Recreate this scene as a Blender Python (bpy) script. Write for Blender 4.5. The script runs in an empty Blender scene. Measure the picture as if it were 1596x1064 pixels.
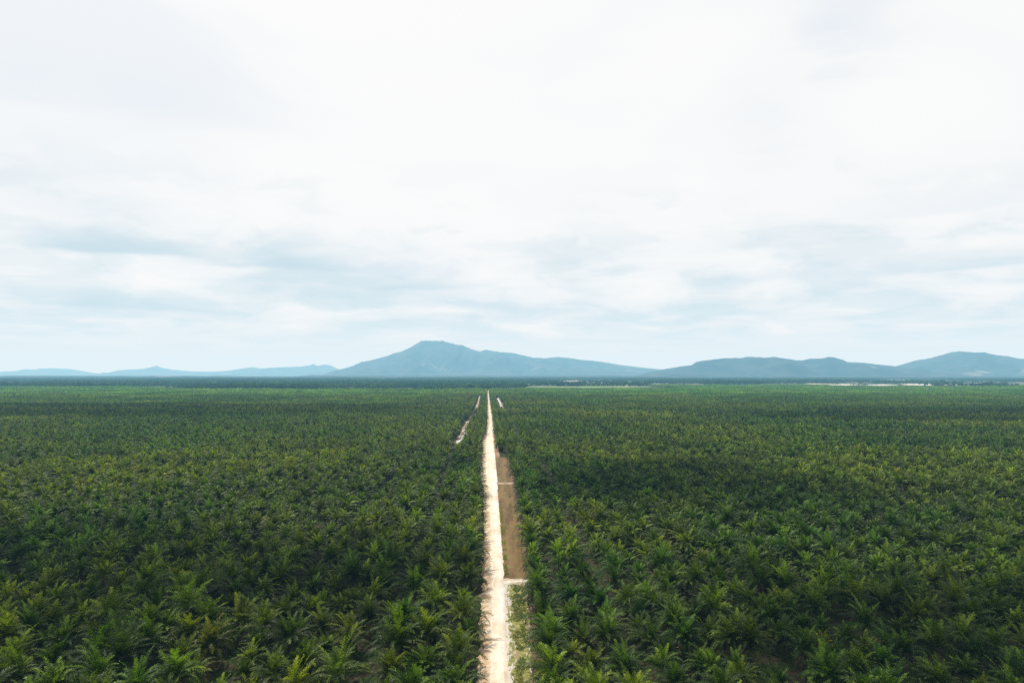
import bpy, bmesh, math, random
from mathutils import Vector, Matrix, noise
R = math.radians
random.seed(7)
scn = bpy.context.scene
COL = scn.collection

# ------------------------------------------------------------------ camera
H = 56.0                       # drone height in metres
F = 1078.0                     # focal length in photo pixels (photo 1596 wide)
PITCH = math.atan(51 / F)
cam = bpy.data.cameras.new('camera'); cam_o = bpy.data.objects.new('camera', cam); COL.objects.link(cam_o)
cam.sensor_width = 36; cam.lens = 36 * F / 1596
cam.clip_start = 1; cam.clip_end = 200000
cam_o.location = (0, 0, H); cam_o.rotation_euler = (R(90) + PITCH, 0, 0)
scn.camera = cam_o
scn.view_settings.view_transform = 'Standard'; scn.view_settings.look = 'None'
scn.view_settings.exposure = 0; scn.view_settings.gamma = 1
scn.cycles.volume_bounces = 1
scn.cycles.max_bounces = 8; scn.cycles.diffuse_bounces = 2; scn.cycles.transmission_bounces = 3; scn.cycles.transparent_max_bounces = 8
scn.cycles.use_denoising = False
scn.cycles.filter_width = 1.3

def ray(px, py):
    """direction of a photo pixel, scaled so that its y (depth) is 1"""
    f, u = F, 532 - py
    y = f * math.cos(PITCH) - u * math.sin(PITCH); z = f * math.sin(PITCH) + u * math.cos(PITCH)
    return (px - 798) / y, z / y
def ground(px, py):
    x, z = ray(px, py); d = -H / z
    return x * d, d
def ease(a, b, x):
    t = min(1, max(0, (x - a) / (b - a))); return t * t * (3 - 2 * t)
def lerp(pts, d):
    if d <= pts[0][0]: return pts[0][1]
    for (a, u), (b, v) in zip(pts, pts[1:]):
        if d <= b: return u + (v - u) * (d - a) / (b - a)
    return pts[-1][1]
def axis(d): return 1.6 - 0.036 * d        # centre line of the straight road

# ------------------------------------------------------------------ materials
class NT:
    def __init__(s, tree): s.t = tree; s.n = tree.nodes; s.l = tree.links
    def new(s, typ, ins=None, **kw):
        nd = s.n.new(typ)
        for k, v in kw.items(): setattr(nd, k, v)
        for k, v in (ins or {}).items():
            sock = nd.inputs[k]
            if isinstance(v, bpy.types.NodeSocket): s.l.new(v, sock)
            else: sock.default_value = v
        return nd
    def math(s, op, a, b=0.0, c=0.0, clamp=False):
        return s.new('ShaderNodeMath', {0: a, 1: b, 2: c}, operation=op, use_clamp=clamp).outputs[0]
    def mix(s, f, a, b, mode='MIX'):
        nd = s.new('ShaderNodeMix', data_type='RGBA', blend_type=mode)
        for k, v in ((0, f), (6, a), (7, b)):
            if isinstance(v, bpy.types.NodeSocket): s.l.new(v, nd.inputs[k])
            else: nd.inputs[k].default_value = v
        return nd.outputs[2]
    def noise(s, vec, scale, detail=3, rough=.55, dist=0.0):
        return s.new('ShaderNodeTexNoise', {'Vector': vec, 'Scale': scale, 'Detail': detail, 'Roughness': rough, 'Distortion': dist}).outputs[0]
    def range(s, v, a, b, c=0.0, d=1.0, smooth=True):
        return s.new('ShaderNodeMapRange', {0: v, 1: a, 2: b, 3: c, 4: d}, interpolation_type='SMOOTHSTEP' if smooth else 'LINEAR').outputs[0]
def C(r, g, b): return (r, g, b, 1)
def mat(name):
    m = bpy.data.materials.new(name); m.use_nodes = True
    t = NT(m.node_tree); t.n.clear()
    return m, t
def finish(t, shader): t.new('ShaderNodeOutputMaterial', {0: shader})
def bsdf(t, col, rough=.8, spec=.3, normal=None):
    d = {'Base Color': col, 'Roughness': rough, 'Specular IOR Level': spec}
    if normal: d['Normal'] = normal
    return t.new('ShaderNodeBsdfPrincipled', d).outputs[0]

def leaf_material(name, young, mature, old_and_shade, spec=.16, rough=.5, gain=1.0):
    m, t = mat(name)
    age = t.new('ShaderNodeAttribute', attribute_name='age').outputs['Fac']
    info = t.new('ShaderNodeObjectInfo')
    pos = t.new('ShaderNodeNewGeometry').outputs['Position']
    c = t.mix(t.range(age, 0, .45), C(*young), C(*mature))
    c = t.mix(t.range(age, .55, 1.0), c, C(*old_and_shade))
    # plots, plus patches of cloud shade put into the leaf colour: wide slow shifts of tone over the plantation
    wide = t.noise(pos, .0045, 4, .6)
    c = t.mix(t.range(wide, .40, .62), c, t.mix(1.0, c, C(.52, .74, .86), 'MULTIPLY'))
    warm = t.noise(pos, .0065, 2, .5)
    c = t.mix(t.range(warm, .50, .60), c, t.mix(1.0, c, C(1.42, 1.28, .85), 'MULTIPLY'))
    mid = t.noise(pos, .03, 3, .6)
    c = t.mix(t.range(mid, .48, .68), c, t.mix(1.0, c, C(1.38, 1.35, .8), 'MULTIPLY'))
    # lighter, greener tone towards the back of the plantation
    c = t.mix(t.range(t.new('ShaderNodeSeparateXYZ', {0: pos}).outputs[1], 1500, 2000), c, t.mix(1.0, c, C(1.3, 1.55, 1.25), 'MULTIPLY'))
    rnd = info.outputs['Random']
    hue = t.new('ShaderNodeHueSaturation', {'Hue': t.range(rnd, 0, 1, .485, .52, False), 'Saturation': 1.0,
                'Value': t.range(t.math('FRACT', t.math('MULTIPLY', rnd, 7.31)), 0, 1, .66 * gain, 1.34 * gain, False), 'Color': c}).outputs[0]
    c = t.mix(1.0, hue, info.outputs['Color'], 'MULTIPLY')
    b = bsdf(t, c, rough, spec)
    tr = t.new('ShaderNodeBsdfTranslucent', {'Color': t.mix(1.0, c, C(1.5, 1.6, .7), 'MULTIPLY')}).outputs[0]
    finish(t, t.new('ShaderNodeMixShader', {0: .25, 1: b, 2: tr}).outputs[0])
    return m
M_LEAF = leaf_material('palm_leaf', (.180, .240, .016), (.032, .058, .005), (.007, .011, .003))  # darkest tone also holds shade put into the lower fronds
M_FARLEAF = leaf_material('far_palm_leaf', (.165, .235, .020), (.036, .073, .008), (.008, .015, .005), .12, .55)  # same near-black end: crown shade put into the leaf colour
M_TREE = leaf_material('tree_leaf', (.060, .090, .030), (.026, .052, .020), (.018, .030, .014), .1, .8)
def simple(name, a, b, scale, rough=.9, spec=.15, lo=.35, hi=.65):
    m, t = mat(name)
    pos = t.new('ShaderNodeNewGeometry').outputs['Position']
    n = t.noise(pos, scale, 4, .6)
    finish(t, bsdf(t, t.mix(t.range(n, lo, hi), C(*a), C(*b)), rough, spec))
    return m
M_DEAD = simple('withered_frond', (.075, .058, .034), (.15, .115, .07), 1.5)
M_TRUNK = simple('palm_trunk', (.05, .04, .028), (.10, .08, .055), 3)
M_BARK = simple('bark', (.04, .033, .026), (.08, .066, .05), 2)
M_FIELD = simple('young_field', (.10, .20, .06), (.16, .25, .09), .05)
M_PALE = simple('pale_clearing', (.25, .25, .20), (.62, .60, .56), .02)
M_PALEDIRT = simple('track_dirt', (.22, .16, .10), (.46, .38, .29), .12, lo=.3, hi=.6)
M_BROWN = simple('bare_brown_soil', (.085, .055, .035), (.17, .11, .07), .2)

# ground: leaf litter, weeds and dark peat near by; forest floor and clearings far off
M_GROUND, t = mat('plantation_soil')
pos = t.new('ShaderNodeNewGeometry').outputs['Position']
sep = t.new('ShaderNodeSeparateXYZ', {0: pos})
c = t.mix(t.range(t.noise(pos, .9, 5, .65), .42, .62), C(.028, .024, .015), C(.075, .055, .035))
c = t.mix(t.range(t.noise(pos, .16, 4, .6), .42, .58), c, C(.022, .040, .010))
farc = t.mix(t.range(t.noise(pos, .0016, 6, .65), .40, .62), C(.020, .038, .018), C(.055, .078, .032))
tan = t.range(t.noise(pos, .0042, 5, .7), .53, .60)
east = t.range(sep.outputs[0], -600, 1500)
tan = t.math('MULTIPLY', tan, t.math('MULTIPLY', east, t.range(sep.outputs[1], 9000, 5500)))
farc = t.mix(tan, farc, C(.42, .38, .33))
c = t.mix(t.range(sep.outputs[1], 2600, 3300), c, farc)
finish(t, bsdf(t, c, .95, .1))

# road: pale trampled sand, whiter on its right shoulder, tan on its left
M_ROAD, t = mat('sandy_road')
pos = t.new('ShaderNodeNewGeometry').outputs['Position']
across = t.new('ShaderNodeAttribute', attribute_name='across').outputs['Fac']
mp = t.new('ShaderNodeMapping', {'Vector': pos, 'Scale': (1, .12, 1)}).outputs[0]
n1 = t.noise(pos, .35, 6, .62); n2 = t.noise(mp, .9, 4, .6); n3 = t.noise(pos, .05, 3, .5)
c = t.mix(t.range(n1, .35, .65), C(.54, .46, .345), C(.68, .61, .50))
c = t.mix(t.math('MULTIPLY', t.range(across, .5, .02), t.range(n1, .40, .56)), c, C(.36, .245, .14))
c = t.mix(t.math('MULTIPLY', t.range(across, .62, .92), t.range(n2, .35, .6)), c, C(.68, .66, .59))
c = t.mix(t.math('MULTIPLY', t.range(n3, .5, .68), .55), c, C(.48, .345, .22))
track = t.math('MAXIMUM', t.range(t.math('ABSOLUTE', t.math('SUBTRACT', across, .36)), .09, .02),
               t.range(t.math('ABSOLUTE', t.math('SUBTRACT', across, .70)), .09, .02))
c = t.mix(t.math('MULTIPLY', track, t.range(n2, .35, .6, .25, .75)), c, C(.68, .61, .50))
bmp = t.new('ShaderNodeBump', {'Height': t.noise(pos, 1.2, 6, .65), 'Strength': .5, 'Distance': .25}).outputs[0]
finish(t, bsdf(t, c, .95, .1, bmp))

M_WATER, t = mat('muddy_water')
pos = t.new('ShaderNodeNewGeometry').outputs['Position']
mp = t.new('ShaderNodeMapping', {'Vector': pos, 'Scale': (1, .10, 1)}).outputs[0]
c = t.mix(t.range(t.noise(mp, .30, 4, .5), .35, .65), C(.095, .058, .022), C(.165, .105, .042))
c = t.mix(t.range(t.noise(pos, .35, 5, .7), .55, .63), c, C(.16, .155, .045))
finish(t, bsdf(t, c, .6, .07, t.new('ShaderNodeBump', {'Height': t.noise(pos, 3, 3), 'Strength': .15, 'Distance': .1}).outputs[0]))
M_WEED, t = mat('ditch_weed')
pos = t.new('ShaderNodeNewGeometry').outputs['Position']
mp = t.new('ShaderNodeMapping', {'Vector': pos, 'Scale': (1, .35, 1)}).outputs[0]
across = t.new('ShaderNodeAttribute', attribute_name='across').outputs['Fac']
edge = t.math('ABSOLUTE', t.math('SUBTRACT', across, .60))
c = t.mix(t.range(t.noise(pos, .8, 5, .65), .38, .62), C(.13, .14, .035), C(.28, .27, .09))
c = t.mix(t.range(t.noise(mp, .35, 4, .6), .50, .60), c, C(.24, .20, .10))
c = t.mix(t.range(t.math('ADD', edge, t.math('MULTIPLY', t.math('SUBTRACT', t.noise(mp, .9, 5, .7), .5), 1.9)), .34, .52), c, C(.46, .43, .37))
finish(t, bsdf(t, c, .9, .15))
M_MOUNT, t = mat('mountain_forest')
pos = t.new('ShaderNodeNewGeometry').outputs['Position']
c = t.mix(t.range(t.noise(pos, .0022, 6, .65), .38, .62), C(.012, .024, .018), C(.036, .052, .036))
c = t.mix(t.range(t.noise(pos, .0009, 5, .7), .60, .68), c, C(.13, .13, .10))
finish(t, bsdf(t, c, .95, .05))
M_CLOUD, t = mat('cloud_vapour')
d_ = t.new('ShaderNodeBsdfDiffuse', {0: C(.9, .9, .9)}).outputs[0]
tr = t.new('ShaderNodeBsdfTranslucent', {0: C(.9, .9, .9)}).outputs[0]
finish(t, t.new('ShaderNodeMixShader', {0: .2, 1: d_, 2: tr}).outputs[0])

# ------------------------------------------------------------------ mesh helpers
class MB:
    def __init__(s): s.v = []; s.f = []; s.a = []; s.m = []
    def quad(s, pts, age=0.0, mi=0):
        i = len(s.v); s.v += [tuple(p) for p in pts]; s.f.append(tuple(range(i, i + len(pts)))); s.a.append(age); s.m.append(mi)
    def mesh(s, name, mats, attr='age', smooth=False):
        me = bpy.data.meshes.new(name); me.from_pydata(s.v, [], s.f)
        for m in mats: me.materials.append(m)
        me.polygons.foreach_set('material_index', s.m)
        at = me.attributes.new(attr, 'FLOAT', 'FACE'); at.data.foreach_set('value', s.a)
        if smooth: me.polygons.foreach_set('use_smooth', [True] * len(s.f))
        me.update(); return me
def link(name, me, parent=None, **props):
    o = bpy.data.objects.new(name, me); COL.objects.link(o); o.parent = parent
    for k, v in props.items(): o[k] = v
    return o

def frond(mb, base, az, th0, length, bend, pairs, lw, ll, age, rng, mi=0, seg=9, roll=0.0, rachis=True):
    """one pinnate frond: an arching midrib with drooping leaflets on both sides"""
    out = Vector((math.cos(az), math.sin(az), 0)); side0 = Vector((-math.sin(az), math.cos(az), 0))
    pts, dirs = [Vector(base)], []
    n = max(seg, 4)
    for i in range(n):
        s = (i + .5) / n
        th = th0 - bend * s ** 1.35
        d = out * math.cos(th) + Vector((0, 0, math.sin(th)))
        dirs.append(d); pts.append(pts[-1] + d * (length / n))
    def at(s):
        x = s * n; i = min(n - 1, int(x)); return pts[i] + (pts[i + 1] - pts[i]) * (x - i), dirs[i]
    if rachis:
        for i in range(n):
            w = .07 * (1 - i / n) + .015; w2 = .07 * (1 - (i + 1) / n) + .015
            mb.quad([pts[i] - side0 * w, pts[i] + side0 * w, pts[i + 1] + side0 * w2, pts[i + 1] - side0 * w2], age, mi)
    for k in range(pairs):
        s = .16 + .84 * (k + .5) / pairs
        p, d = at(s)
        up = side0.cross(d); up = up if up.z > 0 else -up
        env = math.sin(math.pi * min(1, (s - .04) ** .8)) ** .6 if s < .98 else .35
        L = ll * max(.3, env) * rng.uniform(.85, 1.12)
        for sg in (-1, 1):
            tilt = rng.uniform(-.1, .55) + roll * sg
            out2 = (side0 * sg * math.cos(tilt) + up * math.sin(tilt))
            a = R(rng.uniform(40, 62)) * (1 - .45 * s)
            dd = (out2 * math.sin(a + .35) + d * math.cos(a + .35)).normalized()
            w = d * lw * .5
            m1 = p + dd * L * .55; tip = p + dd * L * .95 - Vector((0, 0, L * rng.uniform(.12, .42)))
            ag = min(1, max(0, age + rng.gauss(0, .17)))
            mb.quad([p - w, p + w, m1 + w * .8, m1 - w * .8], ag, mi)
            mb.quad([m1 - w * .8, m1 + w * .8, tip], ag, mi)

def crown(mb, z, rng, n, pairs, lw, ll, L=5.6, mi=0, seg=8, rachis=True, spread=1.0):
    ga = R(137.5); wind = rng.uniform(0, 6.28); wamp = rng.uniform(.05, .28); lift = rng.uniform(-6, 10)
    for i in range(n):
        q = i / n                                    # 0 youngest (centre, upright) .. 1 oldest
        th = R(86 + lift * .3 - (84 - lift) * q ** 1.15) + R(rng.uniform(-11, 11))
        ln = L * (.62 + .38 * min(1, q * 5 + .25)) * rng.uniform(.72, 1.14)
        bd = R(26 + 66 * min(1, q * 1.7)) * rng.uniform(.7, 1.3)
        az = i * ga + rng.uniform(-.5, .5); ln *= 1 + wamp * math.cos(az - wind); th += .5 * wamp * math.cos(az - wind)
        b = Vector((math.cos(az), math.sin(az), 0)) * .22 * q + Vector((0, 0, z - .35 * q))
        frond(mb, b, az, th, ln * spread, bd, pairs, lw, ll, .24 + .5 * q + rng.gauss(0, .15), rng, mi, seg, rng.uniform(-.35, .35), rachis)
def dead(mb, z, rng, n, pairs, lw, ll, mi=0, seg=6):
    for i in range(n):
        az = rng.uniform(0, 6.283)
        frond(mb, (math.cos(az) * .3, math.sin(az) * .3, z - .6), az, R(rng.uniform(-45, -5)), rng.uniform(3.2, 4.6), R(rng.uniform(45, 75)), pairs, lw, ll, .5, rng, mi, seg)
def trunk(mb, h, rng, sides=10, rings=9, mi=0):
    prev = None
    for j in range(rings + 1):
        s = j / rings
        r = (.52 - .12 * s) * (1 + .12 * ((j % 2) * 2 - 1)) + (.12 if s > .85 else 0)
        ring = [Vector((math.cos(6.283 * k / sides + j * .3) * r * rng.uniform(.9, 1.1), math.sin(6.283 * k / sides + j * .3) * r * rng.uniform(.9, 1.1), h * s - (.2 if j == 0 else 0))) for k in range(sides)]
        if prev:
            for k in range(sides): mb.quad([prev[k], prev[(k + 1) % sides], ring[(k + 1) % sides], ring[k]], .5, mi)
        prev = ring
    mb.quad(prev, .5, mi)

# ------------------------------------------------------------------ the palms near the camera: things with parts
NEAR = []
for i in range(9):
    rng = random.Random(100 + i); h = 2.5 + .28 * i
    c_ = MB(); crown(c_, h, rng, 42 + i % 3 * 4, 34 + i % 2 * 6, .075 + .012 * (i % 3), 1.0, 4.8 + .28 * (i % 4), seg=10)
    t_ = MB(); trunk(t_, h, rng)
    w_ = MB(); dead(w_, h, rng, 5 + i % 3, 20, .08, .8)
    NEAR.append((c_.mesh('palm_crown', [M_LEAF]), t_.mesh('palm_trunk', [M_TRUNK]), w_.mesh('withered_fronds', [M_DEAD])))

# coarser palms for the mass beyond, joined into one mesh each, instanced by ONE object
def proto_collection(name): return bpy.data.collections.new(name)
def lod_palm(seed, n, pairs, lw, ll, h, seg, nd, rachis=True, L=5.1, leaf=M_LEAF):
    rng = random.Random(seed); mb = MB()
    crown(mb, h, rng, n, pairs, lw, ll, L, 0, seg, rachis)
    if nd: dead(mb, h, rng, nd, max(3, pairs // 2), lw, .8, 1, 4)
    trunk(mb, h, rng, 6, 3, 2)
    return mb.mesh('palm', [leaf, M_DEAD, M_TRUNK])
palm_forms = proto_collection('palm_forms')
form_meshes = []
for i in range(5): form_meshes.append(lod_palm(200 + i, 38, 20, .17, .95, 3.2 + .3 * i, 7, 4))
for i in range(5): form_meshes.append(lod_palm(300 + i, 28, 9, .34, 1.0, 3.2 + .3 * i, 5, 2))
# far forms: a plot of 36 palms at a time
CU, CV = 6.0, 6.9
for i in range(5):
    rng = random.Random(400 + i); mb = MB()
    for a in range(6):
        for b in range(6):
            if rng.random() < .02: continue
            sub = MB(); crown(sub, rng.uniform(3, 4.6), rng, 16, 4, .58, 1.0, 4.8, 0, 4, False)
            s = rng.uniform(.8, 1.15)
            ox = (a + .5) * CU - 3 * CU + rng.gauss(0, 1.1); oy = (b + .5 + (.5 if a % 2 else 0)) * CV - 3 * CV + rng.gauss(0, 1.3)
            tone = rng.uniform(-.22, .22)
            i0 = len(mb.v); mb.v += [(x * s + ox, y * s + oy, z * s) for x, y, z in sub.v]
            mb.f += [tuple(k + i0 for k in f) for f in sub.f]; mb.a += [min(1, max(0, q + tone)) for q in sub.a]; mb.m += sub.m
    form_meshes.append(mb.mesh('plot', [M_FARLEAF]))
for i, me in enumerate(form_meshes):
    o = bpy.data.objects.new('palm_form_%02d' % i, me); palm_forms.objects.link(o)

def scatter(name, coll, pts, **props):
    """one object that instances the forms of a collection on its points: pts = (x, y, z, rot, scale, form)"""
    me = bpy.data.meshes.new(name); me.from_pydata([p[:3] for p in pts], [], [])
    a = me.attributes.new('turn', 'FLOAT_VECTOR', 'POINT'); a.data.foreach_set('vector', [q for p in pts for q in (0, 0, p[3])])
    a = me.attributes.new('size', 'FLOAT', 'POINT'); a.data.foreach_set('value', [p[4] for p in pts])
    a = me.attributes.new('form', 'INT', 'POINT'); a.data.foreach_set('value', [p[5] for p in pts])
    ng = bpy.data.node_groups.new(name, 'GeometryNodeTree')
    ng.interface.new_socket('Geometry', in_out='INPUT', socket_type='NodeSocketGeometry')
    ng.interface.new_socket('Geometry', in_out='OUTPUT', socket_type='NodeSocketGeometry')
    N, L = ng.nodes, ng.links
    gi, go = N.new('NodeGroupInput'), N.new('NodeGroupOutput')
    ip = N.new('GeometryNodeInstanceOnPoints'); ci = N.new('GeometryNodeCollectionInfo')
    ci.inputs[0].default_value = coll; ci.inputs['Separate Children'].default_value = True; ci.inputs['Reset Children'].default_value = True
    def at(nm, ty):
        n = N.new('GeometryNodeInputNamedAttribute'); n.data_type = ty; n.inputs['Name'].default_value = nm
        return [s for s in n.outputs if s.enabled][0]
    ip.inputs['Pick Instance'].default_value = True
    L.new(gi.outputs[0], ip.inputs['Points']); L.new(ci.outputs[0], ip.inputs['Instance'])
    L.new(at('form', 'INT'), ip.inputs['Instance Index']); L.new(at('turn', 'FLOAT_VECTOR'), ip.inputs['Rotation']); L.new(at('size', 'FLOAT'), ip.inputs['Scale'])
    L.new(ip.outputs[0], go.inputs[0])
    o = link(name, me, **props); md = o.modifiers.new('instances', 'NODES'); md.node_group = ng
    return o

# ------------------------------------------------------------------ tracks, ditches (ground points, metres)
G = ground
LEFT_STRIP = [G(*p) for p in ((711, 703), (713, 692), (719.5, 683), (726, 668), (733, 655), (740, 645))]
LEFT_FAR = [G(*p) for p in ((742.5, 643), (743, 633), (745.5, 626), (748, 617))]
RIGHT_STRIP = [G(*p) for p in ((782, 640), (781.5, 632), (777.5, 624), (776, 620))]
def seg_dist(x, y, poly):
    best = 1e9
    for (ax, ay), (bx, by) in zip(poly, poly[1:]):
        dx, dy = bx - ax, by - ay; q = max(0, min(1, ((x - ax) * dx + (y - ay) * dy) / (dx * dx + dy * dy)))
        best = min(best, math.hypot(x - ax - q * dx, y - ay - q * dy))
    return best

# ------------------------------------------------------------------ planting
def far_edge(x):
    """depth at which the plantation stops"""
    base = 2420
    if x < -1000: base += ease(-1000, -1700, x) * 450
    if x > 20: base = 2500
    if x > 640: base = 3330
    if 1440 < x < 2250: base = 2960
    return base + (110 if abs(x + 80) > 60 else 0) * noise.noise(Vector((x * .006, 3, 0))) + 60 * noise.noise(Vector((x * .03, 3, 0)))
def keep(x, y):
    if 480 < y < 1050 and seg_dist(x, y, LEFT_STRIP) < 5.0 + 2.0 * noise.noise(Vector((x * .05, y * .03, 8))): return False
    if 1000 < y < 1900 and (seg_dist(x, y, LEFT_FAR) < 5): return False
    if 1000 < y < 1700 and seg_dist(x, y, RIGHT_STRIP) < 5.5: return False
    return True
SH_L = [(100, 0), (300, 0), (350, -2.0), (560, -2.0), (680, 1.2), (4000, 2.5)]
SH_R = [(100, 1.0), (190, 3.4), (300, 5.8), (482, 6.4), (505, 0), (4000, -1.5)]
palms = []       # x, y, side, row
rngp = random.Random(11)
def tree_scale(x, y):
    return (1.04 + .22 * noise.noise(Vector((x * .02, y * .02, 1)))) * rngp.uniform(.68, 1.16)
VMAX = 3400
for side in (-1, 1):
    for row in range(0, 200):
        vlim = 1180 if row >= 22 else VMAX
        if row * CU > .82 * vlim + 60: break
        v = 62 + (CV / 2 if row % 2 else 0)
        while v < vlim:
            u0 = (-6.5 + lerp(SH_L, v)) if side < 0 else (8.4 + lerp(SH_R, v))
            if row > 4: u0 = u0 * 1.0
            fade = max(0, 1 - row / 12)
            base = (-6.5 if side < 0 else 9.6)
            u = base + (u0 - base) * fade + side * (row * CU + 2.8 * ((row + 1) // 4))
            x = axis(v) + u + rngp.gauss(0, .75 if row else .45) + 2.2 * noise.noise(Vector((u * .02, v * .012, 6))) * min(1, row / 3); y = v + rngp.gauss(0, 1.1)
            v += CV
            r_ = rngp.random()
            if abs(x) > .84 * y + 70 or y > far_edge(x): continue
            if r_ < .018 or not keep(x, y): continue
            palms.append((x, y, side, row))

def in_frame(x, y, z):
    dz = z - H
    f = y * math.cos(PITCH) + dz * math.sin(PITCH); u = -y * math.sin(PITCH) + dz * math.cos(PITCH)
    if f < 5: return None
    return 798 + x / f * F, 532 - u / f * F
inview = []
for p in palms:
    q = in_frame(p[0], p[1], 4.5)
    if q and -15 < q[0] < 1611 and q[1] < 1085: inview.append((math.hypot(p[0], p[1]), p, q))
inview.sort()
near = [(p, q) for _, p, q in inview[:296]]
near_set = {id(p) for p, _ in near}
ORD = ['first', 'second', 'third', 'fourth', 'fifth', 'sixth', 'seventh', 'eighth', 'ninth', 'tenth', 'eleventh', 'twelfth', 'thirteenth', 'fourteenth',
       'fifteenth', 'sixteenth', 'seventeenth', 'eighteenth', 'nineteenth', 'twentieth', 'twenty-first', 'twenty-second', 'twenty-third', 'twenty-fourth']
rank = {}
YELLOW = [(333, 990), (1275, 1005)]
ycol = []
for tx, ty in YELLOW:
    b = min(near, key=lambda e: (e[1][0] - tx) ** 2 + (e[1][1] - ty) ** 2); ycol.append(id(b[0]))
first = {}
rn = random.Random(5)
for p, q in sorted(near, key=lambda e: (e[0][2], e[0][3], e[0][1])):
    x, y, side, row = p
    k = rank[(side, row)] = rank.get((side, row), -1) + 1
    s = (1.04 + .2 * noise.noise(Vector((x * .02, y * .02, 1)))) * rn.uniform(.70, 1.16)
    form = rn.randrange(len(NEAR))
    g = rn.random()
    if id(p) in ycol: tone, colr = 'yellowing', (1.9, 1.2, .8, 1)
    elif g < .22: tone, colr = 'light green', (1.35, 1.25, .95, 1)
    elif g < .62: tone, colr = 'mid green', (.95, 1.0, .9, 1)
    else: tone, colr = 'deep green', (.62, .74, .8, 1)
    label = "%s oil palm, %s row %s, %s from the photo's bottom" % (tone, ORD[row], 'left of the road' if side < 0 else 'right of the ditch', ORD[k])
    if form in first:
        src = first[form]; root = src[0].copy(); COL.objects.link(root)
        parts = []
        for c0 in src[1]:
            c1 = c0.copy(); COL.objects.link(c1); c1.parent = root; parts.append(c1)
    else:
        root = bpy.data.objects.new('oil_palm', None); COL.objects.link(root); root.empty_display_size = .5
        cm, tm, wm = NEAR[form]
        parts = [link('crown', cm, root), link('trunk', tm, root), link('withered_fronds', wm, root)]
        parts[2]['label'] = 'brown drooping dead fronds under the crown'
        first[form] = (root, parts)
    root.location = (x, y, 0); root.rotation_euler = (rn.gauss(0, .07), rn.gauss(0, .07), rn.uniform(0, 6.28)); root.scale = (s, s, s * rn.uniform(.92, 1.12))
    root['label'] = label; root['category'] = 'oil palm'; root['group'] = 'oil palms planted in rows across the plantation'
    parts[0].color = colr

pts = []
for p in palms:
    if id(p) in near_set: continue
    x, y = p[0], p[1]
    lod = 0 if math.hypot(x, y) < 520 else 5
    pts.append((x, y, 0, rngp.uniform(0, 6.28), tree_scale(x, y), lod + rngp.randrange(5)))
PU, PV = 6 * CU, 6 * CV
for side in (-1, 1):
    for ci in range(0, 80):
        u = (-6.5 if side < 0 else 9.6) + side * (21.5 * CU + 2.8 * 5 + (ci + .5) * PU)
        v = 1180 + PV / 2 - 10
        while v < VMAX:
            x, y = axis(v) + u, v
            v += PV
            if abs(x) > .84 * y + 90 or y > far_edge(x): continue
            if rngp.random() < .012 or math.hypot(x + 205, y - 2040) < 48: continue
            pts.append((x, y, 0, math.pi * rngp.randrange(2) + .036, rngp.uniform(.96, 1.03), 10 + rngp.randrange(5)))
scatter('oil_palm_plantation', palm_forms, pts, kind='stuff', label='dense green mass of oil palm crowns reaching far back to the forest edge', category='oil palms')

# ------------------------------------------------------------------ ground, road, ditches
mb = MB(); mb.quad([(-60000, -8000, 0), (60000, -8000, 0), (60000, 90000, 0), (-60000, 90000, 0)])
link('ground', mb.mesh('ground', [M_GROUND]), kind='structure')

def ribbon(name, sections, mats, **props):
    """sections: list of (y, [(x, z, across)...])"""
    mb = MB()
    for (ya, A), (yb, B) in zip(sections, sections[1:]):
        for k in range(len(A) - 1):
            mb.quad([(A[k][0], ya, A[k][1]), (A[k + 1][0], ya, A[k + 1][1]), (B[k + 1][0], yb, B[k + 1][1]), (B[k][0], yb, B[k][1])], (A[k][2] + A[k + 1][2]) / 2, 0)
    me = mb.mesh(name, mats, 'across', True)
    bm = bmesh.new(); bm.from_mesh(me); bmesh.ops.remove_doubles(bm, verts=bm.verts, dist=.001); bm.to_mesh(me); bm.free()
    return link(name, me, **props)
def steps(a, b):
    y = a
    while y < b:
        yield y
        y += max(.8, y * .006)
    yield b
def jit(y, k, amp, f=.25): return amp * (noise.noise(Vector((y * f, k, 0))) + .5 * noise.noise(Vector((y * f * 3.1, k, 5))))
# left and right edge of the pale sand, as offset from x = 0, by depth
RL = [(60, -2.9), (125, -5.0), (190, -6.7), (278, -9.7), (334, -12.4), (361, -15.6), (468, -19.6), (564, -23.2), (640, -24.8), (784, -26.4), (1059, -36.4), (1500, -52.4), (1886, -67), (2420, -85.5)]
RR = [(60, .9), (125, -1.1), (190, -2.7), (278, -5.6), (334, -7.5), (361, -8.1), (468, -11.9), (564, -15.4), (640, -17.8), (784, -21.2), (1059, -31.5), (1500, -47.5), (1886, -61.5), (2420, -80.2)]
sec = []
for y in steps(50, 2425):
    l = lerp(RL, y) + jit(y, 1, 1.0) + jit(y, 3, .9, .05); r = lerp(RR, y) + jit(y, 2, .35)
    row = [(l - 1.6, -.05, 0)]
    for k in range(11):
        q = k / 10; row.append((l + (r - l) * q, .55 + .08 * math.sin(q * math.pi) - .04 * math.cos(q * 12.5), q))
    row.append((r + .9, -.05, 1)); sec.append((y, row))
ribbon('road', sec, [M_ROAD], kind='structure', label='straight pale sandy road running to the horizon')
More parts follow.
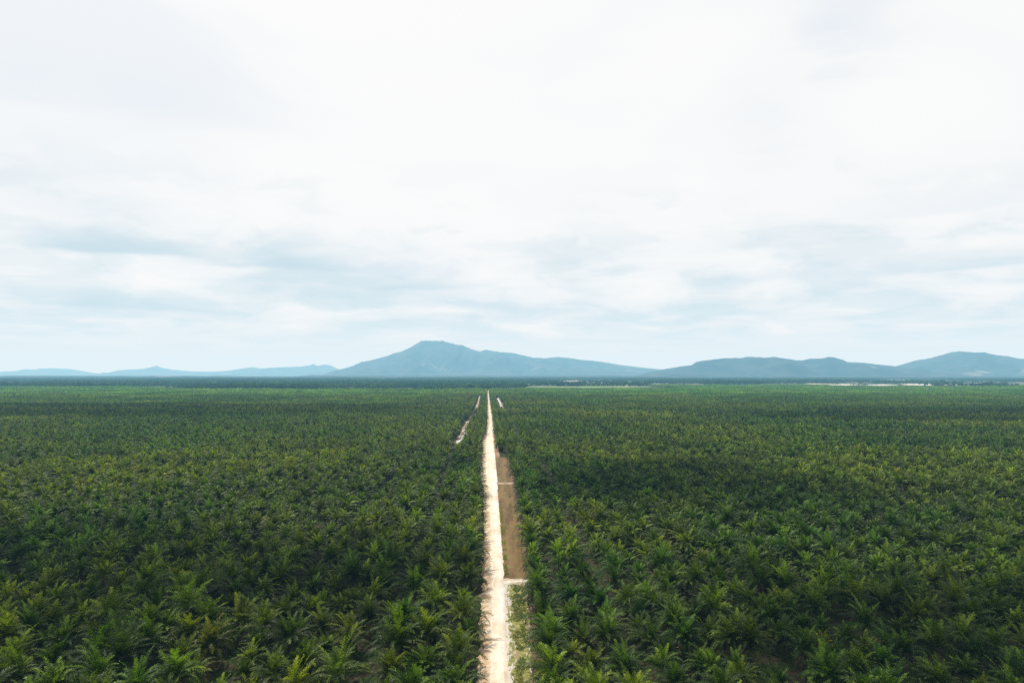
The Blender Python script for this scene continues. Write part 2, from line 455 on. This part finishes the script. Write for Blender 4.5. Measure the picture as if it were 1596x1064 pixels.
# drain beside the road: weedy bed near by, brown water beyond
DR = [(60, 4.6), (125, 3.2), (190, 3.6), (278, 1.6), (361, -.9), (468, -2.7), (480, -3.0)]
def canal(name, a, b, material, z0, label, jitter=.3):
    sec = []
    for y in steps(a, b):
        l = lerp(RR, y) + .35; r = lerp(DR, y) + .8 + jit(y, 7, jitter)
        sec.append((y, [(l + (r - l) * k / 8, z0 + (.12 * noise.noise(Vector((k * .7, y * .5, 2))) if material is M_WEED else 0), k / 8) for k in range(9)]))
    return ribbon(name, sec, [material], kind='structure', label=label)
canal('ditch_bed', 50, 188, M_WEED, .16, 'weedy yellow green drain bed with pale sand along its edges')
canal('water', 190, 470, M_WATER, .10, 'muddy brown water filling the drain right of the road')
def crossing(y0, y1, ml, label):
    sec = []
    n = 6
    for i in range(n + 1):
        y = y0 + (y1 - y0) * i / n
        l = lerp(RR, y) - .3; r = lerp(DR, y) + 1.6
        z = -.05 if i in (0, n) else .5
        sec.append((y, [(l + (r - l) * k / 8, z + .05 * noise.noise(Vector((k, i, 0))), .9) for k in range(9)]))
    o = ribbon('track_crossing', sec, [ml], kind='structure', label=label)
    for v in o.data.vertices: v.co.y += 1.5 * noise.noise(Vector((v.co.x * .45, v.co.y * .12, y0)))
M_SANDW = simple('white_sand', (.34, .27, .18), (.62, .57, .49), .45)
crossing(186.2, 191.6, M_SANDW, 'broad white sand crossing over the drain')
crossing(355, 359.5, M_PALEDIRT, 'narrow pale earth crossing over the brown water')
# the drain's right bank, and a reddish verge where the drain has ended
sec = []
for y in steps(50, 468):
    r = lerp(DR, y) + .55 + jit(y, 7, .3)
    sec.append((y, [(r - .5, -.05, 0), (r + .3, .35, .3), (r + 1.2, .42, .6), (r + 2.6, -.05, 1)]))
ribbon('bank', sec, [M_BROWN], kind='structure', label='low brown bank along the right side of the drain')
sec = []
for y in steps(470, 900):
    r = lerp(RR, y); w = 2.6 * ease(900, 820, y) + .3
    sec.append((y, [(r + .9, .06 , 0), (r + .9 + w, .06 + .03 * noise.noise(Vector((y * .2, 0, 0))), 1)]))
ribbon('verge', sec, [simple('reddish_verge', (.20, .115, .07), (.32, .21, .13), .15)], kind='structure', label='reddish bare verge right of the road')
def strip(name, poly, w, material, z, label, wob=1.0):
    P = []
    for (ax, ay), (bx, by) in zip(poly, poly[1:]):
        n = max(2, int((by - ay) / 8))
        for i in range(n): P.append((ax + (bx - ax) * i / n, ay + (by - ay) * i / n))
    P.append(poly[-1])
    sec = []
    for i, (x, y) in enumerate(P):
        e = min(1, i / 3, (len(P) - 1 - i) / 3) * .8 + .2
        o = jit(y, 11 + z, wob, .03); ww = max(.5, w * e * (1.1 + .9 * noise.noise(Vector((y * .05, z * 9, 3)))))
        sec.append((y, [(x + o - ww / 2, z, 0), (x + o, z, .5), (x + o + ww / 2, z, 1)]))
    ribbon(name, sec, [material], kind='structure', label=label)
M_STREAM, t = mat('sky_pale_stream')
finish(t, bsdf(t, C(.60, .61, .60), .35, .6))  # pale base colour imitates sky reflected in the water
strip('bare_soil', LEFT_STRIP, 6.5, M_BROWN, .05, 'dark bare soil around the side drain left of the road')
strip('stream', [(x + 1.6, y) for x, y in LEFT_STRIP[:5]], 3.4, M_STREAM, .09, 'side drain painted pale like reflected sky, among the palms left of the road', 5.5)
strip('sandy_track', [(x - 2.4, y) for x, y in LEFT_STRIP[2:5]], 1.9, M_PALEDIRT, .10, 'dull sandy track beside the left side drain')
strip('bare_soil', LEFT_FAR, 6, M_BROWN, .05, 'bare soil around the far left drain')
strip('stream', LEFT_FAR, 2.8, M_PALEDIRT, .09, 'pale winding drain far off left of the road', 2.5)  # dirt tone stands in for sky mirrored in the drain
strip('bare_soil', RIGHT_STRIP, 9, M_BROWN, .05, 'bare soil around the far right drain')
strip('stream', RIGHT_STRIP, 3.6, M_PALE, .09, 'pale winding drain far off right of the road', 2.0)  # clearing tone stands in for reflected sky on the water

# weeds and low brush on the drain bed and bank
rg = random.Random(3)
M_GRASS = leaf_material('drain_grass', (.24, .25, .075), (.15, .17, .05), (.17, .14, .075), .15, .7)
M_BRUSH = leaf_material('bank_brush', (.10, .10, .04), (.05, .055, .022), (.11, .08, .05), .15, .7)
mb = MB()
for _ in range(9000):
    y = rg.uniform(95, 187) if rg.random() < .75 else rg.uniform(195, 300)
    l, r = lerp(RR, y) + .9, lerp(DR, y) + .9
    q = rg.gauss(.5, .20) if y < 187 else rg.choice((rg.gauss(.06, .05), rg.gauss(.98, .05)))
    if not 0 < q < 1.05: continue
    x = l + (r - l) * q
    if noise.noise(Vector((x * .5, y * .18, 4))) < -.12: continue
    h = rg.uniform(.15, .55); a = rg.uniform(0, 6.28); dx, dy = math.cos(a), math.sin(a)
    lean = rg.uniform(-.3, .3); ag = rg.random()
    for k in range(3):
        w = rg.uniform(.05, .12); ox, oy = rg.uniform(-.2, .2), rg.uniform(-.2, .2)
        mb.quad([(x + ox - dx * w, y + oy - dy * w, .08), (x + ox + dx * w, y + oy + dy * w, .08), (x + ox + lean + dy * .2, y + oy - dx * .2, h)], ag)
link('grass', mb.mesh('grass', [M_GRASS]), kind='stuff', label='yellow green grass and weeds growing in the drain', category='grass')
mb = MB()
def brush(x, y, rr, hh, n, mat_i=0, tone=None):
    for _ in range(n):
        a = rg.uniform(0, 6.28); q = rg.random() ** .5; e = rg.uniform(0, 1.5)
        c = Vector((x + math.cos(a) * rr * q * math.cos(e * .5), y + math.sin(a) * rr * q * math.cos(e * .5), .1 + hh * math.sin(e) * rg.random()))
        d = Vector((rg.gauss(0, 1), rg.gauss(0, 1), rg.gauss(0, .7))).normalized(); s = d.cross(Vector((0, 0, 1))).normalized()
        L, w = rg.uniform(.3, .8), rg.uniform(.06, .14)
        mb.quad([c - s * w, c + s * w, c + d * L], rg.random() if tone is None else tone)
for _ in range(420):
    y = 90 + 400 * rg.random() ** 2.2
    brush(lerp(DR, y) + rg.uniform(1.3 if y < 190 else 2.2, 6.5), y, rg.uniform(.6, 1.5), rg.uniform(.5, 1.5), 34)
for _ in range(120):
    y = 95 + 300 * rg.random() ** 1.5
    brush(lerp(RL, y) - rg.uniform(.8, 4), y, rg.uniform(.6, 1.4), rg.uniform(.4, 1.2), 30)
link('undergrowth', mb.mesh('undergrowth', [M_BRUSH]), kind='stuff', label='brownish low scrub under the palms beside the drain and road', category='undergrowth')

# ------------------------------------------------------------------ far country
def sheet(name, px0, px1, py0, py1, material, z, label, n=26, wob=.25):
    sec = []
    for i in range(n + 1):
        px = px0 + (px1 - px0) * i / n
        e = math.sin(math.pi * min(max(i / n, .02), .98)) ** .5
        mid = (py0 + py1) / 2; hh = (py1 - py0) / 2 * e * (1 + wob * 2 * noise.noise(Vector((i * .4, py0, z))))
        x1, y1 = ground(px, mid - hh); x0, y0 = ground(px, mid + hh)
        sec.append(((x0, y0), (x1, y1)))
    mb = MB()
    for (a, b), (c, d) in zip(sec, sec[1:]): mb.quad([(*a, z), (*c, z), (*d, z), (*b, z)])
    link(name, mb.mesh(name, [material]), kind='structure', label=label)
sheet('field', 818, 1015, 602.2, 604.2, M_FIELD, .3, 'bright green strip of young planting behind the right hand palms')
SANDS = [(1290, 1350, 598.6, 600.4), (1345, 1400, 599.2, 601.4), (1405, 1470, 597.4, 600.6), (1190, 1236, 600.2, 602.4), (1120, 1132, 599.4, 601.2), (1124, 1153, 592.2, 593.8), (850, 925, 592.2, 593.6), (1040, 1100, 592.4, 593.6), (686, 698, 611.2, 612.6)]
NAMES = ['pale clearing left of the widest white clearing', 'middle pale clearing among scattered trees', 'wide white sandy clearing in front of the right forest', 'short pale clearing below the right hills', 'tiny white clearing on the plantation edge', 'far pale clearing under the right hills', 'far pale clearing right of the road end', 'thin distant clearing under the saddle of the hills', 'small pale clearing left of the road end']
for s_, nm in zip(SANDS, NAMES): sheet('sandy_clearing', *s_, M_PALE, .35, nm)

def blob_tree(mb, x, y, h, r, rng, n=40, leaf=1.6, flat=.8, mi=0):
    cz = h * .62
    lobes = [(x + rng.gauss(0, r * .4), y + rng.gauss(0, r * .4), cz + rng.uniform(-.2, .25) * h, r * rng.uniform(.45, .75)) for _ in range(4)]
    for i in range(n):
        lx, ly, lz, lr = lobes[i % 4]
        d = Vector((rng.gauss(0, 1), rng.gauss(0, 1), abs(rng.gauss(0, 1)) - .35)).normalized()
        c = Vector((lx, ly, lz)) + Vector((d.x * lr, d.y * lr, d.z * lr * flat)) * rng.uniform(.7, 1.05)
        a = (d + Vector((rng.gauss(0, .5), rng.gauss(0, .5), rng.gauss(0, .5)))).normalized()
        s = a.cross(Vector((rng.random(), rng.random(), .3))).normalized(); u = a.cross(s)
        L = leaf * rng.uniform(.6, 1.2)
        mb.quad([c - s * L - u * L * .5, c + s * L * .3 - u * L, c + s * L + u * L * .4, c - s * L * .2 + u * L], rng.random(), mi)
forest_forms = proto_collection('forest_forms')
PS = 150
for i in range(4):
    rng = random.Random(600 + i); mb = MB()
    for _ in range(85 if i < 3 else 34):
        x, y = rng.uniform(-PS / 2, PS / 2), rng.uniform(-PS / 2, PS / 2)
        h = rng.uniform(7, 15) if rng.random() < .85 else rng.uniform(15, 22)
        blob_tree(mb, x, y, h, h * rng.uniform(.36, .55), rng, 30, 2.4)
    o = bpy.data.objects.new('forest_form_%02d' % i, mb.mesh('forest', [M_TREE])); forest_forms.objects.link(o)
fp = []
rf = random.Random(21)
SG = [(ground((a + b) / 2, (c_ + d_) / 2), abs(ground(b, (c_ + d_) / 2)[0] - ground(a, (c_ + d_) / 2)[0]) / 2) for a, b, c_, d_ in SANDS[:8]]
y = 2440
while y < 12500:
    st = PS * (1 if y < 5000 else 1.25)
    x = -.86 * y - 100
    while x < .86 * y + 100:
        xx, yy = x + rf.uniform(-30, 30), y + rf.uniform(-30, 30)
        x += st
        if yy < far_edge(xx) + 78: continue
        if 20 < xx < 660 and yy < 3190: continue
        if yy < 4200 and rf.random() < .3 and xx > 1400 and any(abs(xx - g[0][0]) < g[1] for g in SG):
            fp.append((xx, yy + 60, 0, rf.uniform(0, 6.28), .5, 3)); continue
        if yy < 5200 and any(abs(xx - g[0][0]) < g[1] + 70 and -160 < g[0][1] - yy < 420 for g in SG): continue
        nn = noise.noise(Vector((xx * .0011, yy * .0007, 0))) + .5 * noise.noise(Vector((xx * .004, yy * .003, 4)))
        thr = .30 if xx < 0 else ((.0 if xx > 1300 else .14) if yy < 7000 else .3)
        if nn > thr: continue
        fp.append((xx, yy, 0, rf.uniform(0, 6.28), rf.uniform(.85, 1.15), 3 if nn > thr - .18 else rf.randrange(3)))
    y += st * .92
scatter('forest', forest_forms, fp, kind='stuff', label='dark bluish forest beyond the far edge of the plantation', category='forest')

# single trees that stand out along the plantation's far edge
def far_tree(px, py, hp, wr, label, seed):
    x, y = ground(px, py); h = hp / F * y
    rng = random.Random(seed)
    root = bpy.data.objects.new('broadleaf_tree', None); COL.objects.link(root); root.location = (x, y, 0)
    root['label'] = label; root['category'] = 'tree'; root['group'] = 'lone trees on the far edge of the plantation'
    a = MB(); r = wr / F * y / 2
    blob_tree(a, 0, 0, h, r, rng, 260, 1.5, .75)
    o = link('crown', a.mesh('tree_crown', [M_TREE]), root); o.color = (.55, .6, .65, 1)
    b = MB(); trunk(b, h * .6, rng, 7, 4)
    link('trunk', b.mesh('tree_trunk', [M_BARK]), root)
for i, a in enumerate([
    (760, 609.3, 10, 13, 'dark spreading tree standing at the far end of the sandy road'),
    (733, 607.5, 8, 9, 'dark tree just left of the tree at the road end'),
    (706, 608.8, 4.5, 12, 'low dark tree left of the road end, rightmost of a low row'),
    (690, 609.0, 4.2, 14, 'low wide tree above the small pale clearing'),
    (668, 608.6, 4.6, 11, 'low tree left of the small pale clearing'),
    (648, 608.6, 5, 10, 'leftmost low tree of the dark row left of the road end'),
    (331, 603.0, 6.0, 8, 'small dark tree alone on the left forest edge'),
    (848, 602.0, 4.5, 16, 'low dark tree at the left end of the bright green strip'),
    (1340, 599.6, 5.5, 7, 'dark tree breaking the pale clearings on the right'),
    (1470, 599.8, 6.5, 9, 'dark tree at the right end of the white clearing')]):
    far_tree(*a, 50 + i)

# ------------------------------------------------------------------ hills
def ridge(name, pts, Y, depth, label, seed, nx=420, ny=34):
    prof = []
    x0, x1 = pts[0][0], pts[-1][0]
    mb = MB(); V = []
    for i in range(nx + 1):
        px = x0 + (x1 - x0) * i / nx; py = lerp(pts, px)
        rx, rz = ray(px, py); X = rx * Y; Zr = max(0, rz * Y + H)
        for j in range(ny + 1):
            s = j / ny * 2 - 1                                # -1 front foot .. 0 crest .. 1 back foot
            k = max(0, 1 - abs(s)) ** 1.15
            y = Y + s * depth
            gul = noise.noise(Vector((X * .0016, y * .0006, seed))) + .5 * noise.noise(Vector((X * .004, y * .0018, seed + 3))) + .25 * noise.noise(Vector((X * .010, y * .006, seed + 5)))
            z = Zr * k + Zr * .75 * gul * (1 - k) * k * 2.4 + (Zr * .018 * noise.noise(Vector((X * .012, 0, seed))) if j == ny // 2 else 0)
            if s > 0: z = min(z, Zr * k)
            # keep the front slope below the line of sight to the crest
            if s < 0: z = min(z, (Zr - H) * (y / Y) + H - Zr * .03 * abs(s)) if Zr > H else min(z, Zr)
            V.append((X * (1 + .0 * s), y, z - 6 * abs(s)))
    faces = []
    for i in range(nx):
        for j in range(ny):
            a = i * (ny + 1) + j; faces.append((a, a + ny + 1, a + ny + 2, a + 1))
    me = bpy.data.meshes.new(name); me.from_pydata(V, [], faces); me.materials.append(M_MOUNT)
    me.polygons.foreach_set('use_smooth', [True] * len(faces))
    link(name, me, kind='structure', label=label)
ridge('hills', [(-300, 580), (-200, 576), (-100, 581), (0, 582.5), (25, 580.5), (40, 577), (65, 575.5), (78, 573.5), (95, 574.5), (112, 575), (130, 580), (150, 583), (168, 583.5), (180, 580), (205, 576), (232, 574), (238, 571), (245, 569.5), (251, 573), (270, 576), (300, 578.5), (330, 579), (355, 577.5), (385, 573), (395, 572), (405, 574), (440, 572), (470, 571), (483, 569), (488, 567), (495, 570), (505, 568), (515, 569), (525, 574), (545, 581), (560, 584)], 25000, 2600, 'low pale blue hills along the left horizon', 1)
ridge('mountain', [(490, 587), (510, 583), (528, 576), (545, 571.5), (575, 562), (600, 555.5), (625, 548), (640, 541), (650, 535), (656, 531), (690, 531), (700, 534), (712, 537), (720, 537.5), (735, 544), (748, 547.5), (757, 545), (780, 548.5), (800, 550), (830, 557), (850, 558), (870, 556), (890, 558), (905, 560.5), (925, 562), (940, 564), (970, 569), (1000, 572.5), (1030, 575.5), (1060, 579), (1090, 584)], 17000, 3200, 'flat topped blue mountain rising left of centre', 2)
ridge('hill_range', [(990, 586), (1010, 580), (1030, 576), (1060, 571), (1078, 569), (1085, 564), (1095, 562), (1130, 558), (1158, 557.5), (1162, 556), (1175, 556), (1195, 557.5), (1205, 556), (1220, 558), (1240, 561), (1250, 561.5), (1262, 559), (1280, 558.5), (1290, 556), (1300, 558), (1320, 564), (1345, 565), (1370, 568), (1400, 571), (1430, 577), (1460, 584)], 11500, 1900, 'darker blue wooded range right of centre', 3)
ridge('wooded_rise', [(px_, 585.6 + 1.3 * noise.noise(Vector((px_ * .006, 0, 7))) + .8 * noise.noise(Vector((px_ * .03, 0, 7)))) for px_ in range(-120, 1730, 10)], 9800, 1500, 'low dark wooded rise along the foot of the hills', 9, 500, 12)
ridge('hill', [(1370, 584), (1400, 571), (1425, 562), (1450, 558), (1480, 549.5), (1495, 547), (1515, 549), (1535, 549), (1560, 556), (1575, 559), (1600, 559), (1650, 556), (1720, 563), (1800, 575), (1900, 584)], 12500, 2200, 'rounded blue hill at the right edge of the view', 4)

# ------------------------------------------------------------------ haze: a faintly glowing, absorbing volume of air over the whole plain
m, t = mat('blue_haze')
SC = 6.5e-5
KX = (.37, .73, 1.0)            # blue is taken out and given back more strongly than red
AIR = (.76, .90, .95)           # airlight put in as emission, in place of scattered light
va = t.new('ShaderNodeVolumeAbsorption', {'Color': C(1 - KX[0], 1 - KX[1], 1 - KX[2]), 'Density': SC}).outputs[0]
ve = t.new('ShaderNodeEmission', {0: C(KX[0] * AIR[0], KX[1] * AIR[1], KX[2] * AIR[2]), 1: SC}).outputs[0]
t.new('ShaderNodeOutputMaterial', {1: t.new('ShaderNodeAddShader', {0: va, 1: ve}).outputs[0]})
bm = bmesh.new(); bmesh.ops.create_cube(bm, size=1); me = bpy.data.meshes.new('haze'); bm.to_mesh(me); bm.free()
me.materials.append(m)
hz = link('haze', me, kind='structure', label='thin bluish haze hanging over the whole plain')
hz.scale = (110000, 52000, 1050); hz.location = (0, 20000, 1050 / 2 - 40)

# ------------------------------------------------------------------ sun, clouds overhead, sky
EL, AZ = R(56), R(-40)          # sun high on the left, a little ahead of the camera
S = Vector((math.sin(AZ) * math.cos(EL), math.cos(AZ) * math.cos(EL), math.sin(EL)))
sun = bpy.data.lights.new('sun', 'SUN'); sun.energy = 4.7; sun.angle = R(1.2); sun.color = (1, .95, .87)
so = bpy.data.objects.new('sun', sun); COL.objects.link(so); so.rotation_euler = (-S).to_track_quat('-Z', 'Y').to_euler(); so.location = S * 500

def cloud(x, y, rx, ry, alt, seed, label):
    """lumpy flat cloud whose shadow falls around (x, y)"""
    c = Vector((x, y, 4)) + S / S.z * alt
    bm = bmesh.new(); bmesh.ops.create_icosphere(bm, subdivisions=5, radius=1)
    for v in bm.verts:
        d = v.co.copy()
        k = 1 + .45 * noise.noise(Vector((d.x * 1.6, d.y * 1.6, seed))) + .35 * noise.noise(Vector((d.x * 4, d.y * 4, seed + 2))) + .12 * noise.noise(d * 9 + Vector((seed, 0, 0)))
        v.co = Vector((d.x * rx * k, d.y * ry * k, (d.z * (60 if d.z > 0 else 14)) * k + 16 * noise.noise(d * 6)))
    me = bpy.data.meshes.new('cloud'); bm.to_mesh(me); bm.free(); me.materials.append(M_CLOUD)
    me.polygons.foreach_set('use_smooth', [True] * len(me.polygons))
    o = link('cloud', me, kind='structure', label=label); o.location = c
for i_, (cx, cy, ra, rb, lb) in enumerate([
    (830, 850, 520, 165, 'large cloud shading the right mid distance'), (-600, 1000, 470, 170, 'long cloud shading the left mid distance'),
    (-115, 190, 75, 42, 'small added cloud shading the left foreground'), (125, 145, 80, 38, 'small added cloud shading the right foreground'),  # two foreground clouds added unseen overhead to darken the lower corners
    (85, 340, 50, 60, 'small cloud shading the palms right of the drain')]):
    cloud(cx, cy, ra, rb, 1250, i_ * 4 + 1, lb)

w = bpy.data.worlds.new('World'); scn.world = w; w.use_nodes = True
t = NT(w.node_tree); t.n.clear()
sky = t.new('ShaderNodeTexSky', sky_type='NISHITA', sun_disc=False, sun_elevation=EL, sun_rotation=AZ, air_density=1.0, dust_density=2.0, ozone_density=1.0).outputs[0]
tc = t.new('ShaderNodeTexCoord').outputs['Generated']
sp = t.new('ShaderNodeSeparateXYZ', {0: tc}); dx, dy, dz = sp.outputs
az = t.math('ARCTAN2', dx, dy); el = t.math('ARCSINE', dz)
den = t.math('ADD', t.math('MAXIMUM', dz, 0.0), .13)
plane = t.new('ShaderNodeCombineXYZ', {0: t.math('DIVIDE', dx, den), 1: t.math('DIVIDE', dy, den), 2: 3.7}).outputs[0]
n_big = t.noise(plane, .55, 4, .5, .6)
n_mid = t.noise(plane, 1.9, 6, .5, .5)
ae = t.new('ShaderNodeCombineXYZ', {0: az, 1: t.math('MULTIPLY', el, 4.5), 2: 1.3}).outputs[0]
warp = t.noise(ae, 5, 4, .55)
warp2 = t.noise(t.new('ShaderNodeCombineXYZ', {0: az, 1: t.math('MULTIPLY', el, 4.0), 2: 9.1}).outputs[0], 4.4, 4, .55)
K = 10.0     # background strength is 0.1
white = C(1.005 * K, 1.00 * K, .985 * K); low = C(.80 * K, .88 * K, .92 * K); lav = C(.82 * K, .87 * K, .92 * K); cyan = C(.53 * K, .68 * K, .76 * K)
c = t.mix(t.range(el, R(15), R(-1)), white, low)
c = t.mix(t.math('MULTIPLY', t.range(n_big, .46, .66), .6), c, lav)
lowmask = t.math('MULTIPLY', t.range(el, R(1.2), R(4)), t.range(el, R(17), R(8)))
c = t.mix(t.math('MULTIPLY', t.math('MULTIPLY', t.range(n_mid, .47, .64), lowmask), .42), c, cyan)
c = t.mix(t.math('MULTIPLY', t.math('MULTIPLY', t.range(n_mid, .48, .33), lowmask), .80), c, white)
puff = t.noise(t.new('ShaderNodeCombineXYZ', {0: az, 1: t.math('MULTIPLY', el, 2.6), 2: 4.4}).outputs[0], 6.5, 6, .5, .35)
low2 = t.math('MULTIPLY', t.range(el, R(2), R(5)), t.range(el, R(19), R(10)))
c = t.mix(t.math('MULTIPLY', t.math('MULTIPLY', t.range(puff, .50, .60), low2), .30), c, cyan)
c = t.mix(t.math('MULTIPLY', t.math('MULTIPLY', t.range(puff, .48, .40), low2), .50), c, white)
def blob(c, px, py, sx, sy, strength, colr, flat=1.0):
    rx, rz = ray(px, py); a0 = math.atan(rx); e0 = math.atan(rz / math.hypot(1, rx))
    wa = sx / F; we = sy / F
    u = t.math('DIVIDE', t.math('ADD', t.math('SUBTRACT', az, a0), t.math('MULTIPLY', t.math('SUBTRACT', warp2, .5), wa * 1.6)), wa)
    ed = t.math('ADD', t.math('SUBTRACT', el, e0), t.math('MULTIPLY', t.math('SUBTRACT', warp, .5), we * 2.4 + .01))
    up = t.math('DIVIDE', t.math('MAXIMUM', ed, 0.0), we * flat); dn = t.math('DIVIDE', t.math('MINIMUM', ed, 0.0), we * .6)
    r2 = t.math('ADD', t.math('MULTIPLY', u, u), t.math('ADD', t.math('MULTIPLY', up, up), t.math('MULTIPLY', dn, dn)))
    g = t.math('MULTIPLY', t.math('EXPONENT', t.math('MULTIPLY', r2, -1.0)), strength)
    return t.mix(g, c, colr)
for b in [(460, 419, 105, 8, .85, cyan, 3.4), (195, 393, 100, 8, .85, cyan, 2.6), (640, 448, 95, 6, .6, cyan, 2.4), (150, 478, 120, 6, .6, cyan, 2.2), (520, 462, 60, 4, .3, cyan, 2),
          (50, 506, 70, 4, .35, cyan, 2), (330, 500, 110, 5, .25, cyan, 2), (1540, 415, 90, 6, .50, cyan, 2.4), (1215, 470, 80, 5, .3, cyan, 2), (1010, 505, 80, 5, .3, cyan, 2), (750, 497, 50, 5, .3, cyan, 2),
          (940, 402, 110, 7, .4, lav, 3), (1240, 385, 120, 8, .3, lav, 3), (1490, 325, 150, 8, .45, lav, 3), (225, 165, 90, 22, .5, lav, 2), (1315, 40, 70, 70, .8, lav, 1.5), (20, 130, 70, 22, .5, lav, 2), (110, 330, 120, 20, .4, lav, 2),
          (1180, 175, 60, 40, .3, lav, 1.5), (640, 420, 120, 20, .25, lav, 2),
          (780, 425, 60, 28, .8, white, 1.4), (850, 300, 260, 110, .6, white, 1.2), (120, 440, 90, 16, .35, white, 1.4), (1480, 380, 60, 16, .3, white, 1.4), (880, 468, 90, 8, .3, white, 1.4), (1230, 480, 50, 7, .3, white, 1.4)]:
    c = blob(c, *b)
c = t.mix(.955, sky, c)
bg = t.new('ShaderNodeBackground', {0: c, 1: .1}).outputs[0]
t.new('ShaderNodeOutputWorld', {0: bg})
w.cycles.sampling_method = 'MANUAL'; w.cycles.sample_map_resolution = 512
